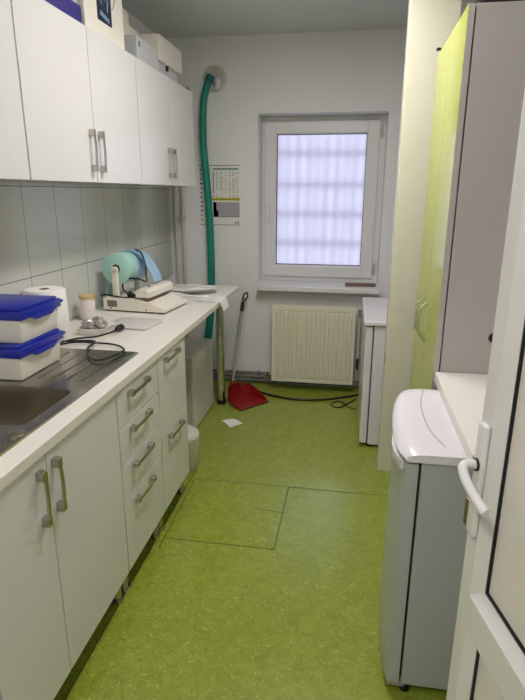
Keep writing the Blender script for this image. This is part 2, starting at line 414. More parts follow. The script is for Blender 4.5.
bmesh.ops.triangle_fill(bm, use_beauty=True, use_dissolve=False, edges=ee)
for f in bm.faces[:]:
    c = f.calc_center_median()
    if -1.23 < c.x < -.92 and 1.31 < c.y < 1.58 and all((v in i1) for v in f.verts): bm.faces.remove(f)
bmesh.ops.recalc_face_normals(bm, faces=bm.faces[:])
# drainer ridges
for k in range(6):
    y = 1.70; x = -.93-.055*k
    b2 = B(x-.006, x+.006, 1.68, 2.0, ST-.003, ST+.0004, bev=.0012); merge(bm, b2)
link('deck', bm, M['steel'], sk, smooth=True)
bm = bmesh.new(); prev = loop(bm, rrect(-1.245, -.905, 1.288, 1.594, .035, ST-.0015))
for ins, z in ((.004,.900), (.010,.86), (.016,.80), (.026,.765), (.05,.752)):
    cur = loop(bm, rrect(-1.245+ins, -.905-ins, 1.288+ins, 1.594-ins, .035, z)); ring(bm, prev, cur); prev = cur
bm.faces.new(prev); bmesh.ops.recalc_face_normals(bm, faces=bm.faces[:])
for f in bm.faces: f.normal_flip()
link('bowl', bm, M['steel'], sk, smooth=True)
bm = lathe(bmesh.new(), [(0,.7545),(.03,.7545),(.036,.7525)], (-1.075, 1.44, 0)); link('drain', bm, M['chrome'], sk, smooth=True)
bm = lathe(bmesh.new(), [(0,.9095),(.022,.9095),(.026,.907),(.026,ST-.002)], (-.893, 1.232, 0)); link('plug_knob', bm, M['steel'], sk, smooth=True)
bm = lathe(bmesh.new(), [(0,ST-.0005),(.026,ST-.0005)], (-.925, 1.165, 0)); lathe(bm, [(.026,ST-.001),(.027,ST+.003),(.033,ST+.001),(.034,ST-.001)], (-.925, 1.165, 0), mi=1)
link('tap_hole', bm, [M['black'], M['steel']], sk, smooth=True)

# under-worktop cabinet at the far end
cb = thing('low_cabinet', 'low white gloss cabinet under the worktop, beside the chrome leg', 'cabinet', (0,0,0))
link('body', B(-1.38, -1.002, 3.20, 3.71, .0, .515, bev=.002), M['carcass'], cb)
link('door', B(-1.0, -.98, 3.20, 3.71, .01, .515, bev=.002), M['gloss'], cb)

# waste bin
bm = lathe(bmesh.new(), [(0,.0),(.088,.0),(.094,.012),(.106,.195),(.108,.205),(.104,.222),(.088,.235),(.05,.243),(0,.245)], (-.918, 2.72, 0), seg=40)
tag(link('waste_bin', bm, M['bin'], smooth=True), 'round translucent white waste bin beside the last base cabinet', 'bin')

# ------------------------------------------------------------------ wall cabinets
UX = -1.10
def wall_unit(label, y0, ym, y1, hands):
    t = thing('wall_cabinet', label, 'cabinet', (0,0,0), group='white wall cabinets over the worktop')
    bm = bmesh.new(); carcass(bm, XL+.002, UX-.040, y0, y1, 1.594, 2.188, top=True); link('body', bm, M['carcass'], t)
    for a, b, hk in ((y0, ym, 'R'), (ym, y1, 'L')):
        d = link('door', B(UX-.018, UX, a+.0022, b-.0022, 1.588, 2.19, bev=.0012), M['gloss'], t)
        bar_handle(d, (UX, b-.042 if hk == 'R' else a+.042, 1.715), 'z', .168, 1)
    return t
wall_unit('white wall cabinet nearest the viewer, cut off by the picture edge', .785, 1.283, 1.783, 0)
wall_unit('middle white wall cabinet, above the blue-lidded boxes and paper towel', 1.787, 2.295, 2.806, 0)
wall_unit('farthest white wall cabinet, below the lidded white containers', 2.810, 3.291, 3.80, 0)

# ------------------------------------------------------------------ things on top of the wall cabinets
TZ = 2.1905
t = thing('storage_crate', 'dark violet tray holding a grey box, on top of the middle wall cabinet', 'box', (0,0,0))
link('tray', B(-1.40, -1.115, 1.90, 2.30, TZ, 2.262, bev=.006), M['purple'], t)
link('lid', B(-1.39, -1.125, 1.91, 2.29, 2.262, 2.40, bev=.006), M['boxgrey'], t)
t = thing('picture_carton', 'tall cream carton with a dark blue printed picture, on the wall cabinets', 'box', (0,0,0))
link('carton', B(-1.41, -1.112, 2.318, 2.716, TZ, 2.60, bev=.003), M['boxwhite'], t)
bm = bmesh.new()
box(bm, -1.1125, -1.1108, 2.437, 2.58, 2.255, 2.55, mi=0)
random.seed(3)
for (cy, cz, a, w, l) in ((2.45,2.50,.5,.012,.07),(2.50,2.47,-.5,.014,.07),(2.47,2.41,.2,.010,.08),(2.43,2.37,.9,.010,.05),(2.505,2.36,-.2,.012,.05),(2.47,2.31,1.4,.018,.09)):
    b2 = B(-.0004, .0004, -w/2, w/2, -l/2, l/2); merge(bm, b2, 1, Matrix.Translation((-1.1104, cy+.038, cz-.03)) @ Matrix.Rotation(a, 4, 'X'))
link('printed_picture', bm, [M['picdark'], M['piclight']], t)
bm = bmesh.new()
tube(bm, [(-1.111, 2.58,2.53),(-1.1095,2.62,2.49),(-1.1095,2.63,2.42),(-1.1095,2.615,2.36),(-1.111,2.59,2.33)], .0015, seg=6)
link('printed_ring', bm, M['piclight'], t)
bm = B(-1.40, -1.225, 2.935, 3.205, 2.3135, 2.400, bev=.008); box(bm, -1.39, -1.235, 2.95, 3.10, 2.400, 2.47, bev=.008)
tag(link('plastic_canister', bm, M['boxwhite'], smooth=True), 'grey-white stepped plastic canister on the carton with the pull hole', 'canister')
t = thing('white_carton', 'small white carton with a pull hole, under the canister, before the clasped container', 'box', (0,0,0))
link('carton', B(-1.41, -1.125, 2.905, 3.215, TZ, 2.312, bev=.004), M['boxgrey'], t)
link('pull_hole', B(-1.1255, -1.124, 2.93, 2.945, 2.265, 2.29, bev=.0005), M['dark'], t)
t = thing('clasped_container', 'white container with an overhanging deep lid and black clasp', 'box', (0,0,0))
link('tub', B(-1.38, -1.135, 3.25, 3.60, TZ, 2.275, bev=.006), M['boxgrey'], t)
link('lid', B(-1.40, -1.118, 3.232, 3.645, 2.262, 2.40, bev=.006), M['boxwhite'], t)
link('clasp', B(-1.136, -1.122, 3.37, 3.39, 2.235, 2.272, bev=.002), M['black'], t)
tag(link('small_black_clip', B(-1.16, -1.105, 3.70, 3.76, TZ, 2.203, bev=.003), M['black']), 'small black clip at the far end of the wall cabinets', 'clip')

# ------------------------------------------------------------------ back wall things
D = YB
# vent collar with green hose
vc = thing('vent_collar', 'round cream vent collar high on the back wall', 'vent', (-1.058, D, 2.352))
Mt = Matrix.Rotation(R(90), 4, 'X')
bm = bmesh.new(); lathe(bm, [(0,.004),(.045,.004),(.047,.012),(.07,.014),(.078,.016),(.088,.012),(.09,0)], seg=40, mtx=Mt)
link('flange', bm, M['pipe'], vc, smooth=True)
link('spout', cyl(bmesh.new(), (.022,-.014,-.01), (.030,-.045,-.07), .024, .020), M['winframe'], vc, smooth=True)
hs = thing('drain_hose', 'long green flexible hose hanging from the vent collar', 'hose', (0,0,0))
pts = [(-1.078,4.195,2.352),(-1.088,4.195,2.33),(-1.114,4.20,2.268),(-1.135,4.20,2.167),(-1.143,4.20,1.926),(-1.130,4.20,1.712),(-1.114,4.20,1.491),(-1.104,4.20,1.187),(-1.103,4.20,.951),(-1.109,4.20,.707),(-1.133,4.19,.437),(-1.165,4.17,.192),(-1.18,4.15,.03)]
bm = bmesh.new(); tube(bm, pts, (.024,.031), seg=14, n=14, ribs=.04); link('tube', bm, M['hose'], hs, smooth=True)
link('cuff', cyl(bmesh.new(), (-1.072,4.197,2.368), (-1.090,4.195,2.325), .030), mat('teal_cuff', (8,96,110), .4), hs, smooth=True)

# poster
ps = thing('poster', 'printed wall chart with table and yellow band behind the hose', 'poster', (0,0,0))
link('sheet', B(-1.203, -.872, D-.003, D-.0005, 1.298, 1.75), M['paper'], ps)
bm = bmesh.new(); yy = D-.0036
def q(x0, x1, z0, z1, mi): box(bm, x0, x1, yy, yy+.0008, z0, z1, mi=mi)
q(-1.20,-.875,1.745,1.749,0); q(-1.20,-.875,1.300,1.304,0)
q(-1.085,-.885,1.715,1.727,1)
for r_ in range(15):
    z = 1.70-r_*.0135
    if r_ == 12: continue
    q(-1.088,-1.079,z-.0045,z+.0045,0)
    for cx, w in ((-1.055,.014),(-1.02,.020),(-.985,.010),(-.955,.014),(-.925,.020),(-.895,.014)):
        if rnd.random() < .8: q(cx-w/2, cx+w/2, z-.002, z+.002, 4)
q(-1.10,-.873,1.487,1.507,2); q(-1.08,-.89,1.494,1.498,1)
q(-1.088,-.878,1.365,1.475,3); q(-1.088,-1.062,1.365,1.475,0); q(-1.062,-1.048,1.365,1.41,0); q(-1.088,-.878,1.362,1.366,0)
for k in range(12):
    z = 1.715-k*.034; w = .012+.010*rnd.random()
    q(-1.190,-1.190+w, z-.006, z+.006, 0 if k % 3 == 0 else 4); q(-1.12,-1.105, z-.003, z+.003, 1)
for cx in (-.91,-.89): q(cx-.006,cx+.006,1.312,1.328,4)
link('printing', bm, [M['ink'], M['inkgreen'], M['yellow'], M['lilacink'], mat('grey_ink', (120,120,118), .8)], ps)

# risers in the corner
for i, x in enumerate((-1.388, -1.330)):
    bm = cyl(bmesh.new(), (x, D-.03, .0), (x, D-.03, 1.95), .0125)
    for z in (.5, 1.35): box(bm, x-.017, x+.017, D-.045, D-.001, z-.012, z+.012, bev=.003)
    tag(link('riser_pipe', bm, M['pipe'], smooth=True), ('thin white vertical heating pipe in the corner, left one', 'thin white vertical heating pipe in the corner, right one')[i], 'pipe', 'vertical pipes in the far left corner')
# horizontal heating pipes
for i, (z, lab) in enumerate(((.028,'lowest'), (.062,'middle'), (.094,'topmost'))):
    bm = cyl(bmesh.new(), (-1.30, D-.03, z), (.72 if i < 2 else -.66, D-.03, z), .0105)
    for x in (-1.2, -.72): box(bm, x-.008, x+.008, D-.04, D-.001, z-.013, z+.013, bev=.002)
    tag(link('heating_pipe', bm, M['pipedark'], smooth=True), '%s of the three horizontal heating pipes low on the back wall' % lab, 'pipe', 'heating pipes along the back wall')
# radiator
rd = thing('radiator', 'cream panel radiator under the window', 'radiator', (0,0,0))
rx0, rx1, rz0, rz1 = -.594, .060, .075, .700
bm = bmesh.new(); n = 17; prof = []
w = (rx1-rx0-.05)/n
for i in range(n):
    a = rx0+.025+i*w
    prof += [(a, 4.102), (a+w*.16, 4.102), (a+w*.36, 4.086), (a+w*.82, 4.086)]
prof.append((rx1-.025, 4.102))
zs = [(rz0+.03, 0), (rz0+.045, 1), (rz1-.05, 1), (rz1-.035, 0)]
rows = [[(x, 4.102+(y-4.102)*f, z) for x, y in prof] for z, f in zs]
V = [[bm.verts.new(p) for p in r] for r in rows]
for i in range(3):
    for j in range(len(prof)-1): bm.faces.new((V[i][j], V[i][j+1], V[i+1][j+1], V[i+1][j]))
box(bm, rx0, rx0+.026, 4.094, 4.112, rz0, rz1, bev=.003); box(bm, rx1-.026, rx1, 4.094, 4.112, rz0, rz1, bev=.003)
box(bm, rx0+.02, rx1-.02, 4.094, 4.112, rz1-.036, rz1, bev=.003); box(bm, rx0+.02, rx1-.02, 4.094, 4.112, rz0, rz0+.031, bev=.003)
box(bm, rx0+.026, rx1-.026, 4.103, 4.112, rz0+.03, rz1-.03)
link('front_panel', bm, M['rad'], rd)
link('rear_panel', B(rx0+.005, rx1-.005, 4.165, 4.178, rz0, rz1-.005, bev=.003), M['rad'], rd)
bm = bmesh.new()
for i in range(26):
    x = rx0+.03+i*(rx1-rx0-.06)/25; box(bm, x-.002, x+.002, 4.112, 4.165, rz1-.012, rz1-.004)
box(bm, rx0, rx0+.004, 4.112, 4.166, rz0+.02, rz1); box(bm, rx1-.004, rx1, 4.112, 4.166, rz0+.02, rz1)
link('top_grille', bm, M['rad'], rd)
bm = cyl(bmesh.new(), (rx1-.005, 4.14, rz1-.045), (rx1+.045, 4.14, rz1-.045), .009)
tube(bm, [(rx1+.03,4.14,rz1-.045),(rx1+.03,4.14,rz1-.10),(rx1+.03,4.14,.3),(rx1+.03,4.17,.10),(rx1+.03,4.19,.112)], .008, seg=10)
link('supply_pipe', bm, M['pipe'], rd, smooth=True)
link('valve', cyl(cyl(bmesh.new(), (rx1+.03,4.14,rz1-.075), (rx1+.03,4.14,rz1-.02), .015), (rx1+.03,4.135,rz1-.045), (rx1+.03,4.10,rz1-.045), .012), M['chrome'], rd, smooth=True)
link('drain_knob', B(rx1+.018, rx1+.038, 4.118, 4.131, .20, .29, bev=.004), M['black'], rd)
bm = cyl(bmesh.new(), (rx0-.06, 4.14, rz0+.035), (rx0+.005, 4.14, rz0+.035), .009); cyl(bm, (rx0-.035, 4.14, rz0+.012), (rx0-.035, 4.14, rz0+.06), .013)
link('return_valve', bm, M['chrome'], rd, smooth=True)
for x in (rx0+.1, rx1-.1): link('wall_bracket', B(x-.012, x+.012, 4.178, D-.001, .25, .55), M['rad'], rd)

# long-handled dustpan
dp = thing('dustpan', 'red dustpan with a long grey pole leaning on the back wall', 'dustpan', (0,0,0))
mc = Vector((-.662, 3.712, 0)); dd = Vector((-.77, .64, 0)).normalized(); sd = Vector((.64, .77, 0)).normalized()
def W(a, b, z): p = mc+dd*a+sd*b; return (p.x, p.y, z)
outl = []   # plan outline: half widths along depth
rows = []
for a, hw, zf, h in ((0,.138,.004,.006),(.04,.139,.006,.026),(.10,.136,.009,.060),(.16,.124,.012,.088),(.205,.098,.014,.104),(.232,.060,.015,.112)):
    rows.append([W(a,-hw,h+zf*.0), W(a,-hw+.004,zf+.002), W(a,-hw*.5,zf), W(a,0,zf), W(a,hw*.5,zf), W(a,hw-.004,zf+.002), W(a,hw,h)])
bm = bmesh.new(); sheet(bm, rows, -.0035)
last = rows[-1]; back = [W(.240,-.060,.112), W(.243,-.045,.116), W(.246,-.03,.118), W(.247,0,.120), W(.246,.03,.118), W(.243,.045,.116), W(.240,.060,.112)]
sheet(bm, [[W(.236,-.06,.014), W(.238,-.055,.014), W(.24,-.03,.014), W(.24,0,.014), W(.24,.03,.014), W(.238,.055,.014), W(.236,.06,.014)], back], .004)
# hood rolling over the back
sheet(bm, [back, [W(.215+.012*math.cos(PI*(k-3)/8), (-.066+.022*k), .124) for k in range(7)]], .003)
lowest = min(v.co.z for v in bm.verts)
for v in bm.verts: v.co.z -= lowest-.0005
link('pan', bm, M['red'], dp, smooth=True)
bm = bmesh.new(); p0 = Vector(W(-.004,-.136,.0)); p1 = Vector(W(-.004,.136,.0))
b2 = B(-.136,.136,-.004,.004,.0005,.006); merge(bm, b2, 0, Matrix.Translation(W(-.001,0,0)) @ Matrix.Rotation(math.atan2(sd.y, sd.x), 4, 'Z'))
link('lip', bm, M['black'], dp)
pb = Vector((-.885, 3.925, .055)); pt = Vector((-.838, 4.135, .675))
link('pole', cyl(bmesh.new(), pb, pt, .0125), M['pole'], dp, smooth=True)
cyl_ = cyl(bmesh.new(), pb-Vector((.0,.01,.035)), pb+(pt-pb).normalized()*.06, .018); link('socket', cyl_, M['red'], dp, smooth=True)
g = thing_g = None
bm = bmesh.new(); ax = (pt-pb).normalized()
cyl(bm, pt-ax*.04, pt+ax*.03, .0155)
tube(bm, [tuple(pt+ax*.02), tuple(pt+ax*.05+Vector((-.006,0,0))), tuple(pt+ax*.095+Vector((.0,0,0))), tuple(pt+ax*.115+Vector((.022,.0,0)))], .006, seg=8)
tube(bm, [tuple(pt+ax*.02), tuple(pt+ax*.05+Vector((.018,0,0))), tuple(pt+ax*.085+Vector((.033,0,0))), tuple(pt+ax*.115+Vector((.022,0,0)))], .006, seg=8)
tube(bm, [tuple(pt+ax*.062+Vector((-.004,0,0))), tuple(pt+ax*.062+Vector((.022,0,0)))], .004, seg=8)
link('grip', bm, M['black'], dp, smooth=True)

# paper on the floor
bm = bmesh.new(); sheet(bm, [[(-.850,3.406,.003),(-.812,3.43,.006),(-.767,3.455,.002)],[(-.80,3.352,.009),(-.765,3.38,.006),(-.727,3.418,.008)],[(-.761,3.302,.003),(-.725,3.342,.004),(-.687,3.382,.006)]], .001)
tag(link('paper_sheet', bm, M['paper'], smooth=True), 'small white square of paper lying on the green floor', 'paper')
# black cable on the floor
bm = bmesh.new()
tube(bm, [(-.80,4.19,.009),(-.74,4.10,.009),(-.65,3.985,.009),(-.415,3.893,.009),(-.183,3.912,.009),(.0,4.0,.009),(.13,4.08,.009),(.3,4.12,.009)], .0085, seg=10, n=10)
tag(link('power_cable', bm, M['black'], smooth=True), 'thick black cable running along the floor under the radiator', 'cable')
bm = bmesh.new()
tube(bm, [(.09,3.975,.0055),(.02,3.865,.0055),(-.02,3.80,.0055),(-.065,3.79,.0055),(-.098,3.85,.0055),(-.054,3.905,.0055),(.0,3.86,.0155),(.04,3.80,.0055),(.09,3.79,.0055)], .0045, seg=8, n=10)
tag(link('thin_cable', bm, M['black'], smooth=True), 'thin black cable looped on the floor beside the far fridge', 'cable')

# ------------------------------------------------------------------ far small fridge
ff = thing('small_fridge', 'white low fridge by the back wall, right of the radiator', 'fridge', (0,0,0))
link('body', B(.158, .70, 3.165, 3.92, .02, .792, bev=.005), M['fridgetop'], ff)
link('door', B(.107, .152, 3.165, 3.92, .025, .785, bev=.010, seg=3), M['fridgetop'], ff)
link('top_panel', B(.095, .705, 3.150, 3.928, .793, .822, bev=.008, seg=3), M['fridgetop'], ff)
for x in (.17,.66):
    for y in (3.2,3.88): link('foot', cyl(bmesh.new(), (x,y,0), (x,y,.0195), .018), M['black'], ff, smooth=True)

# ------------------------------------------------------------------ near fridge (bow-front, door towards the left)
nf = thing('fridge', 'white bow-front under-counter fridge beside the open door', 'fridge', (0,0,0))
FY0, FY1 = 1.405, 1.94
PR = ((1.396,.182),(1.43,.166),(1.49,.156),(1.60,.155),(1.70,.161),(1.79,.172),(1.87,.187),(1.92,.206),(1.945,.226))
def fx(y):
    for (a, xa), (b, xb) in zip(PR, PR[1:]):
        if y <= b: return xa+(xb-xa)*max(0, (y-a)/(b-a))
    return PR[-1][1]
link('body', B(.224, .745, FY0+.004, FY1-.004, .035, .826, bev=.005), M['fridge'], nf)
poly = [(.216, FY0), (.216, FY1)] + [(fx(FY1-(FY1-FY0)*k/16)*.72+.053, FY1-(FY1-FY0)*k/16) for k in range(17)]
b2 = bmesh.new(); prism(b2, poly, 'z', .048, .82)
ve = [e for e in b2.edges if abs(e.verts[0].co.z-e.verts[1].co.z) > .5 and e.verts[0].co.x < .18 and (abs(e.verts[0].co.y-FY0) < 1e-4 or abs(e.verts[0].co.y-FY1) < 1e-4)]
bmesh.ops.bevel(b2, geom=ve, offset=.008, segments=3, affect='EDGES', profile=.5)
dr = link('door', b2, M['fridge'], nf, smooth=True)
link('door_seal', B(.214, .224, FY0+.012, FY1-.012, .06, .81), M['dark'], nf)
bm = bmesh.new(); prism(bm, [(fx(1.425+.20*k/8)*.72+.056, 1.425+.20*k/8) for k in range(9)]+[(fx(1.625-.20*k/8)*.72+.053-.004-.010*math.sin(PI*k/8), 1.625-.20*k/8) for k in range(9)], 'z', .794, .817)
link('handle_grip', bm, M['fridgetop'], dr)
# top cap: rounded front lip
n = 16; rows = []
for k in range(n+1):
    t_ = k/n; y = FY0-.004+(FY1-FY0+.008)*t_; xf = fx(y)
    ey = min(1, min(t_, 1-t_)/.04)
    prof = [(.74,.797),(xf+.012,.797),(xf+.002,.800),(xf,.808),(xf+.006,.818),(xf+.022,.826),(xf+.05,.8295),(xf+.16,.8305),(.74,.8305)]
    rows.append([(x, y, .828+(z-.797)*(.75+.25*ey)) for x, z in prof])
bm = bmesh.new(); V = [[bm.verts.new(p) for p in r] for r in rows]; m_ = len(rows[0])
for i in range(n):
    for j in range(m_): bm.faces.new((V[i][j], V[i][(j+1)%m_], V[i+1][(j+1)%m_], V[i+1][j]))
bm.faces.new(V[0]); bm.faces.new(V[-1][::-1]); bmesh.ops.recalc_face_normals(bm, faces=bm.faces[:])
tp = link('top_panel', bm, M['fridgetop'], nf, smooth=True)
bm = bmesh.new(); tube(bm, [(.285, FY1-.03, .8610),(.262,1.80,.8610),(.255,1.68,.8610),(.262,1.55,.8610),(.290,FY0+.04,.8610)], .0012, seg=6)
link('top_seam', bm, M['pipedark'], tp)
for x, y in ((.24,1.43),(.24,1.93),(.70,1.43),(.70,1.93)):
    link('foot', cyl(bmesh.new(), (x,y,0), (x,y,.038), .016), M['black'], nf, smooth=True)
link('hinge', B(.18, .235, 1.412, 1.46, .022, .044, bev=.003), M['pole'], nf)

# counter board over the fridge
tag(link('counter_board', B(.335, .96, 1.33, 2.014, .8635, .900, bev=.002), M['worktop']), 'white laminate board laid over the near fridge, against the wardrobe', 'board')

# wardrobe
wd = thing('wardrobe', 'tall wardrobe with lime green doors and beige side panel', 'wardrobe', (0,0,0))
bm = bmesh.new(); wy0, wy1, wz = 2.018, 2.68, 2.126
box(bm, .354, .96, wy0, wy0+.02, 0, wz); box(bm, .354, .96, wy1-.02, wy1, 0, wz); box(bm, .354, .96, wy0+.02, wy1-.02, wz-.02, wz)
box(bm, .354, .96, wy0+.02, wy1-.02, .06, .08); box(bm, .95, .96, wy0+.02, wy1-.02, .08, wz-.02); box(bm, .37,.385, wy0+.02, wy1-.02, 0, .06)
link('body', bm, M['panel'], wd)
for a, b, hy in ((wy0, 2.330, 2.285), (2.334, wy1, 2.395)):
    bm = B(.328, .349, a, b, .065, wz, bev=.001)
    for f in bm.faces: f.material_index = 0 if f.normal.x < -.5 or f.calc_center_median().x < .3292 else 1
    d = link('door', bm, [M['green'], M['panel']], wd)
    bm = bmesh.new(); tube(bm, [(.3285,hy,1.118),(.300,hy,1.09),(.296,hy,1.08),(.296,hy,.985),(.300,hy,.975),(.3285,hy,.945)], .0055, smooth=False)
    link('handle', bm, M['palegreenmetal'], d, smooth=True)
link('cable_hole', cyl(bmesh.new(), (.530,wy0-.004,1.04), (.530,wy0+.002,1.04), .018), M['black'], wd, smooth=True)
# on top of the wardrobe
tag(link('grey_container', B(.405, .80, 2.30, 2.66, wz+.0005, wz+.08, bev=.008), M['boxgrey']), 'grey plastic container on top of the wardrobe', 'box')
bm = B(.40, .80, 2.28, 2.67, wz+.081, wz+.30, bev=.02, seg=3); box(bm, .39, .81, 2.27, 2.68, wz+.20, wz+.235, bev=.006)
tag(link('black_crate', bm, M['black']), 'black plastic crate stacked on the grey container above the wardrobe', 'crate')
tag(link('black_hook', tube(bmesh.new(), [(.337,2.655,wz+.0),(.337,2.655,wz+.010),(.325,2.655,wz+.016),(.318,2.655,wz+.010)], .006, seg=8), M['black'], smooth=True), 'tiny black hook on the top edge of the green wardrobe door', 'hook')
# chip / latch on the wall stub
link('strike_plate', B(.2085, .2105, 2.885, 2.905, .655, .705, bev=.0005), M['leafedge'], stub)

# ------------------------------------------------------------------ open door (right foreground)
th = R(12.6)
dm = Matrix.Rotation(th, 4, 'Z')   # local: -y runs from the free edge to the hinge, -x faces the room
dr = sthing('door_1', 'open white plastic door with frosted panels and a curved lever handle', 'door', (.260, 1.0, 0), th)
DW, DT = .88, .06
bm = bmesh.new()
ST_ = .043
box(bm, 0, DT, -ST_, 0, .015, 2.06, bev=.003); box(bm, 0, DT, -DW, -DW+ST_, .015, 2.06, bev=.003)
box(bm, 0, DT, -DW+ST_-.001, -ST_+.001, 1.985, 2.06, bev=.003); box(bm, 0, DT, -DW+ST_-.001, -ST_+.001, .015, .13, bev=.003)
box(bm, 0, DT, -DW+ST_-.001, -ST_+.001, .690, .772, bev=.003)
link('leaf_frame', bm, M['pvc'], dr)
def bead(bm, y0, y1, z0, z1):
    # sloped glazing bead around an opening (outer edge at the face, inner edge recessed)
    O = [(y0,z0),(y1,z0),(y1,z1),(y0,z1)]; w_ = .021; I = [(y0+w_,z0+w_),(y1-w_,z0+w_),(y1-w_,z1-w_),(y0+w_,z1-w_)]
    for X0, X1 in ((.002,.020), (DT-.002,DT-.020)):
        a = [bm.verts.new((X0,y,z)) for y, z in O]; b = [bm.verts.new((X1,y,z)) for y, z in I]
        for i in range(4): bm.faces.new((a[i], a[(i+1)%4], b[(i+1)%4], b[i]))
        bm.faces.new
    return bm
for nm, z0, z1 in (('upper_panel', .772, 1.985), ('lower_panel', .13, .690)):
    bm = bead(bmesh.new(), -DW+ST_, -ST_, z0, z1); bmesh.ops.recalc_face_normals(bm, faces=bm.faces[:]); bmesh.ops.solidify(bm, geom=bm.faces[:], thickness=.001)
    link('glazing_bead', bm, M['pvc'], dr)
    p = link(nm, B(.024, .036, -DW+ST_+.02, -ST_-.02, z0+.02, z1-.02), M['pvcpanel'], dr)
    bm = bmesh.new(); a0, a1, c0, c1 = -DW+ST_+.023, -ST_-.023, z0+.023, z1-.023
    for X in (.0195, .0365):
        box(bm, X, X+.004, a0, a0+.005, c0, c1); box(bm, X, X+.004, a1-.005, a1, c0, c1); box(bm, X, X+.004, a0, a1, c0, c0+.005); box(bm, X, X+.004, a0, a1, c1-.005, c1)
    link('gasket', bm, M['dark'], p)
bm = B(-.013, 0, -.046, -.014, .905, 1.142, bev=.006, seg=3)
pl = link('handle_plate', bm, M['winframe'], dr, smooth=True)
bm = cyl(bmesh.new(), (-.013,-.030,1.058), (-.017,-.030,1.058), .0125)
bm2 = bmesh.new(); tube(bm2, [(-.016,-.030,1.058),(-.030,-.030,1.060),(-.042,-.036,1.057),(-.046,-.052,1.049),(-.045,-.078,1.036),(-.040,-.110,1.022),(-.036,-.128,1.016)], .0092, seg=14, n=8)
link('handle_collar', bm, M['black'], pl, smooth=True); link('lever', bm2, M['winframe'], pl, smooth=True)
link('latch', B(.001, .018, -.001, .026, .895, .955, bev=.002), M['leafedge'], dr)
for z in (.3, 1.75):
    link('hinge', cyl(bmesh.new(), (.0,-DW-.004,z-.05), (.0,-DW-.004,z+.05), .010), M['winframe'], dr, smooth=True)
hp = dm @ Vector((0, -DW, 0))
struct('door_frame', B(.260+hp.x+.012, .52, .02, .14, 0, 2.12, bev=.003), M['pvc'], 'white door jamb where the open door is hinged', 'door frame')

# ------------------------------------------------------------------ worktop things
WZ = .9005
def lidded_box(label, x, y, z, w, d, h, rz=0):
    """x,y: near right corner; extends to -x by w and +y by d"""
    t = thing('lidded_box', label, 'box', (x, y, z), rz, 'blue-lidded plastic boxes on the sink')
    b2 = bmesh.new(); lo = loop(b2, [(-w+.012,.012,0),(-.012,.012,0),(-.012,d-.012,0),(-w+.012,d-.012,0)]); hi = loop(b2, [(-w+.002,.002,h),(-.002,.002,h),(-.002,d-.002,h),(-w+.002,d-.002,h)])
    for i in range(4): b2.faces.new((lo[i], lo[(i+1)%4], hi[(i+1)%4], hi[i]))
    b2.faces.new(lo[::-1]); b2.faces.new(hi); bmesh.ops.bevel(b2, geom=b2.edges[:], offset=.006, segments=2, affect='EDGES', profile=.5)
    link('tub', b2, M['tub'], t, smooth=True)
    bm = B(-w-.004, .004, -.004, d+.004, h-.026, h+.006, bev=.003)
    box(bm, -w+.006, -.006, .006, d-.006, h+.006, h+.016, bev=.004)
    prism(bm, [(d*.18,h-.018),(d*.30,h-.036),(d*.70,h-.036),(d*.82,h-.018)], 'x', .0, .012)
    box(bm, -.03, .004, d, d+.022, h-.012, h-.002, bev=.002)
    link('lid', bm, M['blue'], t, smooth=True)
    return t
lidded_box('lower blue-lidded white box standing on the sink edge', -1.116, 1.622, ST+.0005, .30, .285, .112)
lidded_box('upper blue-lidded white box, stacked on the other one', -1.116, 1.650, ST+.0005+.1285, .30, .262, .112)
# paper towel roll
tr = thing('paper_towel_roll', 'white paper towel roll standing behind the blue-lidded boxes', 'paper towel', (-1.345, 2.190, WZ))
bm = lathe(bmesh.new(), [(.022,0),(.088,0),(.092,.006),(.090,.225),(.086,.232),(.022,.232)], seg=48); link('paper', bm, M['towel'], tr, smooth=True)
bm = lathe(bmesh.new(), [(.0215,.002),(.0215,.2325),(.0225,.2325),(.0185,.2325),(.0185,.03),(0,.03)], seg=32); link('core', bm, M['card'], tr, smooth=True)
# tray, foil packs, jar
ty = thing('shallow_tray', 'shallow white plastic tray between paper towel and flat lid', 'tray', (-1.192, 2.350, WZ), 0)
bm = bmesh.new(); pr_ = loop(bm, rrect(-.062,.062,-.072,.072,.012,.0)); bm.faces.new(pr_)
for ins, z in ((-.006,.036),(-.008,.036),(-.004,.004)):
    pass
c1 = loop(bm, rrect(-.070,.070,-.08,.08,.014,.032)); ring(bm, pr_, c1); c2 = loop(bm, rrect(-.066,.066,-.076,.076,.013,.032)); ring(bm, c1, c2)
c3 = loop(bm, rrect(-.058,.058,-.068,.068,.011,.022)); ring(bm, c2, c3); bm.faces.new(c3[::-1]); bmesh.ops.recalc_face_normals(bm, faces=bm.faces[:])
link('tray_body', bm, M['tub'], ty, smooth=True)
def crumple(r, sx, sy, sz, seed, sub=3, amp=.35):
    b2 = bmesh.new(); bmesh.ops.create_icosphere(b2, subdivisions=sub, radius=r); rr = random.Random(seed)
    for v in b2.verts:
        k = 1+(rr.random()-.5)*amp; v.co = Vector((v.co.x*sx*k, v.co.y*sy*k, v.co.z*sz*k))
    lo = min(v.co.z for v in b2.verts)
    for v in b2.verts: v.co.z -= lo
    return b2
for i, (x, y, s, lab) in enumerate(((-1.222,2.325,1.1,'left crumpled foil pack on the white tray, touching the towel roll'), (-1.205,2.385,1.15,'middle crumpled foil pack on the white tray, farthest from viewer'), (-1.160,2.34,1.0,'right crumpled foil pack on the white tray'))):
    o = link('foil_pack', crumple(.022, 1.25*s, 1.1*s, .8*s, 11+i, amp=.55), M['foil'], loc=(x, y, WZ+.0225)); tag(o, lab, 'foil', 'crumpled foil packs on the tray')
jr = thing('jar', 'white jar with a tan lid standing behind the foil packs', 'jar', (-1.360, 2.60, WZ))
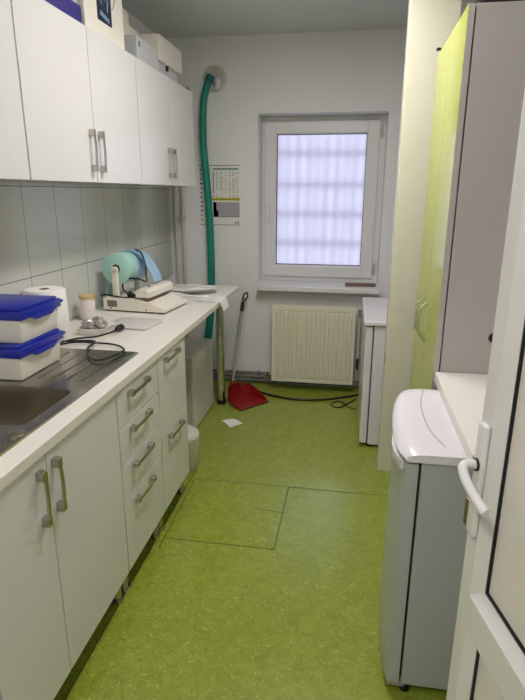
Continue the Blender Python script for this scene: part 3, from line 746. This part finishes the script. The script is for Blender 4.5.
link('jar_body', lathe(bmesh.new(), [(0,0),(.036,0),(.039,.004),(.039,.098),(.034,.108),(.034,.112),(0,.112)], seg=36), M['canlabel'], jr, smooth=True)
link('lid', lathe(bmesh.new(), [(0,.1125),(.040,.1125),(.041,.116),(.041,.128),(.038,.131),(0,.131)], seg=36), M['lidtan'], jr, smooth=True)
# flat lid
bm = bmesh.new(); a = loop(bm, rrect(-.117,.117,-.10,.10,.018,0)); b_ = loop(bm, rrect(-.120,.120,-.103,.103,.02,.010)); c_ = loop(bm, rrect(-.114,.114,-.097,.097,.018,.014))
bm.faces.new(a[::-1]); ring(bm, a, b_); ring(bm, b_, c_); bm.faces.new(c_); bmesh.ops.recalc_face_normals(bm, faces=bm.faces[:])
tag(link('flat_lid', bm, mat('pale_grey_plastic', (206,202,196), .3), smooth=True, loc=(-1.075, 2.52, WZ), rot=(0,0,R(-5))), 'flat pale plastic lid lying in front of the heat sealer', 'lid')

# heat sealer
hs = thing('heat_sealer', 'cream tabletop heat sealing machine on the worktop', 'sealing machine', (-1.0, 2.775, WZ), R(-6))
bm = bmesh.new(); prism(bm, [(-.375,.008),(-.375,.072),(-.365,.078),(-.15,.078),(-.135,.074),(0,.026),(0,.008)], 'y', 0, .31)
bmesh.ops.bevel(bm, geom=[e for e in bm.edges if e.calc_face_angle(0) > .6], offset=.004, segments=2, affect='EDGES', profile=.5)
bd = link('housing', bm, M['machine'], hs, smooth=True)
bm = bmesh.new()
box(bm, -.37, -.004, .003, .307, .002, .0085); link('base_gap', bm, M['dark'], hs)
bm = bmesh.new(); prism(bm, [(-.185,.0),(-.185,.034),(-.17,.046),(-.125,.046),(-.105,.03),(-.105,.0)], 'y', -.005, .315)
bmesh.ops.bevel(bm, geom=[e for e in bm.edges if e.calc_face_angle(0) > .5], offset=.004, segments=2, affect='EDGES', profile=.5)
for v in bm.verts: v.co.z += .088; v.co.x += .018
link('sealing_arm', bm, M['machine'], hs, smooth=True)
link('sealing_strip', B(-.183, -.100, .0, .31, .074, .0855), M['wood'], hs)
link('rating_label', B(-.350, -.290, -.0012, 0.0, .026, .062), mat('grey_label', (120,116,108), .6), bd)
for x in (-.33, -.11): link('screw', cyl(bmesh.new(), (x,-.0015,.018), (x,.002,.018), .004), M['dark'], bd)
for x, z, y in ((-.02,.045,-.001),): pass
for y in (.035, .285):
    bm = B(-.330, -.290, y-.006, y+.006, .07, .232, bev=.004)
    cyl(bm, (-.31, y-.006, .228), (-.31, y+.006, .228), .020)
    link('roll_post', bm, M['machine'], hs, smooth=True)
link('axle', cyl(bmesh.new(), (-.31,.04,.232), (-.31,.28,.232), .008), M['nickel'], hs, smooth=True)
sr = hs.matrix_basis if False else Matrix.Translation((-1.0,2.775,WZ)) @ Matrix.Rotation(R(-6),4,'Z')
def film_roll(label, y0, y1, m, r, tail):
    t = thing('film_roll', label, 'roll', tuple(sr @ Vector((-.31, (y0+y1)/2, .232))), R(-6), 'sealing film rolls on the heat sealer')
    L_ = (y1-y0)/2; bm = bmesh.new()
    lathe(bm, [(.026,-L_),(r-.003,-L_),(r,-L_+.002),(r,L_-.002),(r-.003,L_),(.026,L_)], seg=56, mtx=Matrix.Rotation(R(90),4,'X'))
    link('film', bm, m, t, smooth=True)
    bm = bmesh.new(); lathe(bm, [(.0255,-L_+.001),(.0255,L_-.001),(.0235,L_-.001),(.0235,-L_+.001),(.0255,-L_+.001)], seg=32, mtx=Matrix.Rotation(R(90),4,'X'))
    link('core', bm, M['card'], t, smooth=True)
    bm = bmesh.new(); P = catmull(tail, 6); sheet(bm, [[(p.x, -L_+.004, p.z), (p.x, L_-.004, p.z)] for p in P], .0015)
    link('film_tail', bm, m, t, smooth=True)
film_roll('green roll of sealing film, nearer one on the machine', .048, .150, M['rollgreen'], .088, [(-.0,-.0895,-.0895),(-.055,0,-.085),(-.075,0,-.13),(-.078,0,-.17),(-.092,0,-.222)])
film_roll('blue roll of sealing film, farther one on the machine', .158, .268, M['rollblue'], .090, [(.0,0,.0915),(.045,0,.088),(.10,0,.055),(.135,0,.01),(.165,0,-.045),(.178,0,-.085)])
# machine power cord draped over it
bm = bmesh.new()
tube(bm, [(-1.395,2.83,.985),(-1.355,2.82,.992),(-1.303,2.815,.985),(-1.245,2.812,.98),(-1.205,2.815,.983),(-1.165,2.82,.985),(-1.13,2.84,1.01),(-1.12,2.88,1.04)], .005, seg=8, n=8)
tube(bm, [(-1.222,2.84,.992),(-1.262,2.85,1.014),(-1.268,2.86,1.054),(-1.237,2.865,1.078),(-1.177,2.868,1.079),(-1.137,2.88,1.064),(-1.144,2.90,1.097),(-1.153,2.92,1.153),(-1.19,2.96,1.215),(-1.24,3.0,1.228)], .005, seg=8, n=8)
pc = link('power_cord', bm, M['black'], hs, smooth=True); pc.matrix_parent_inverse = hs.matrix_basis.inverted()
pg = link('plug', cyl(cyl(bmesh.new(), (-1.225,2.838,.997), (-1.200,2.828,.989), .018, .013), (-1.200,2.828,.989), (-1.16,2.82,.993), .010, .006), M['black'], pc, smooth=True)
# power cord on the worktop
cd = thing('kettle_cord', 'black power cord with plug looped on worktop and sink edge', 'cord', (0,0,0))
z = .911
bm = bmesh.new()
tube(bm, [(-1.25,2.09,z),(-1.22,2.17,z),(-1.185,2.20,z),(-1.135,2.235,z),(-1.103,2.30,z+.002),(-1.090,2.352,z+.004)], .0045, seg=8)
tube(bm, [(-1.30,1.99,z+.002),(-1.238,2.067,z),(-1.185,2.13,z),(-1.095,2.132,z),(-.995,2.117,z),(-.926,2.051,z+.002),(-.922,1.991,z+.002),(-.943,1.905,z+.003),(-.975,1.885,z+.003),(-1.034,1.944,z+.003),(-1.085,2.045,z+.001),(-1.085,2.112,z+.009),(-1.14,2.16,z),(-1.25,2.13,z)], .0045, seg=8)
link('cable', bm, M['black'], cd, smooth=True)
bm = bmesh.new(); d_ = Vector((.12,1,0)).normalized(); p = Vector((-1.092,2.345,.9180))
cyl(bm, p, p+d_*.02, .007, .014); cyl(bm, p+d_*.02, p+d_*.05, .0155, .0165); 
for s in (-1,1): cyl(bm, p+d_*.05+Vector((s*.009,0,0)), p+d_*.066+Vector((s*.009,0,0)), .0022)
link('plug', bm, M['black'], cd, smooth=True)
# pouches at the far end
pdat = ((-1.00,3.46,.0,12,.24,.12,'bottom plastic pouch of the heap at the far worktop end'), (-1.15,3.33,.0,-20,.20,.11,'left plastic pouch of the heap at the far worktop end'), (-.98,3.42,.0215,28,.22,.10,'uppermost plastic pouch of the heap by the heat sealer'), (-1.22,3.50,.0,5,.20,.12,'rearmost plastic pouch of the heap near the pipes'))
for i, (x, y, dz, a, w, l, lab) in enumerate(pdat):
    b2 = crumple(1, w/2, l/2*.8, .0095, 60+i, sub=4, amp=.34)
    tag(link('plastic_pouch', b2, M['tail'], loc=(x, y, WZ+dz), rot=(0,0,R(a))), lab, 'pouch', 'plastic pouches heaped at the worktop end')
for i, (x, y, z_, a) in enumerate(((-.99,3.29,.0005,14),(-.98,3.44,.044,-14))):
    bm = bmesh.new(); tube(bm, [(-.10,0,.005),(-.04,.015,.010),(.03,-.01,.006),(.10,.005,.005)], .005, seg=8)
    tag(link('rolled_tube', bm, M['tail'], loc=(x,y,WZ+z_), rot=(0,0,R(a)), smooth=True), ('front','rear')[i]+' thin rolled plastic sleeve lying across the pouches', 'tube', 'rolled sleeves on the pouch heap')
# clear sheet hanging over the edge
rows = []
for u in range(9):
    t_ = u/8; x = -.93+.168*t_; zz = WZ+.004+.002*math.sin(u*1.7)
    if x > -.785: zz = WZ+.004-(x+.785)*2.6
    rows.append([(x, 3.16+.02*math.sin(u), zz), (x+.002, 3.28, zz+.001*(u%2)), (x-.0, 3.38-.05*t_, zz+.001)])
bm = bmesh.new(); sheet(bm, rows, .001)
tag(link('plastic_sheet', bm, M['tail'], smooth=True), 'clear plastic sheet hanging over the worktop edge', 'sheet')

# ------------------------------------------------------------------ lamps
def lamp(x, y, w, l, s, lab):
    t = thing('ceiling_light', lab, 'lamp', (x, y, ZC), 0, 'ceiling lights')
    link('housing', B(-w/2, w/2, -l/2, l/2, -.05, -.0005, bev=.004), M['winframe'], t)
    link('diffuser', B(-w/2+.02, w/2-.02, -l/2+.02, l/2-.02, -.062, -.0505, bev=.003), emis('lamp_diffuser', (1.0,.945,.97,1), s), t)
lamp(-.2, 2.25, .30, 1.3, 25, 'long ceiling light over the middle of the kitchen')
lamp(-.5, -.35, .30, .9, 29, 'long ceiling light behind the viewer')

# ------------------------------------------------------------------ world + camera
w = bpy.data.worlds.new('daylight'); bpy.context.scene.world = w; w.use_nodes = True
w.node_tree.nodes['Background'].inputs[0].default_value = (.80,.81,1.0,1); w.node_tree.nodes['Background'].inputs[1].default_value = 1.45
p_, y_, r_ = R(16.354), R(9.253), R(.229)
cy, sy, cp, sp = math.cos(y_), math.sin(y_), math.cos(p_), math.sin(p_)
F = Vector((-sy*cp, cy*cp, -sp)); rt = Vector((cy, sy, 0)); up = rt.cross(F); c, s = math.cos(r_), math.sin(r_)
X = c*rt+s*up; Yv = -s*rt+c*up; Z = -F
mt = Matrix(((X.x,Yv.x,Z.x,0),(X.y,Yv.y,Z.y,0),(X.z,Yv.z,Z.z,1.55),(0,0,0,1)))
cam = bpy.data.cameras.new('camera'); co = bpy.data.objects.new('camera', cam); C.objects.link(co); co.matrix_world = mt
cam.sensor_fit = 'HORIZONTAL'; cam.sensor_width = 36; cam.lens = 537.33*36/525; cam.clip_start = .02
sc = bpy.context.scene; sc.camera = co
sc.view_settings.view_transform = 'Standard'; sc.view_settings.look = 'None'; sc.view_settings.gamma = 1; sc.view_settings.use_curve_mapping = False
sc.view_settings.exposure = 0
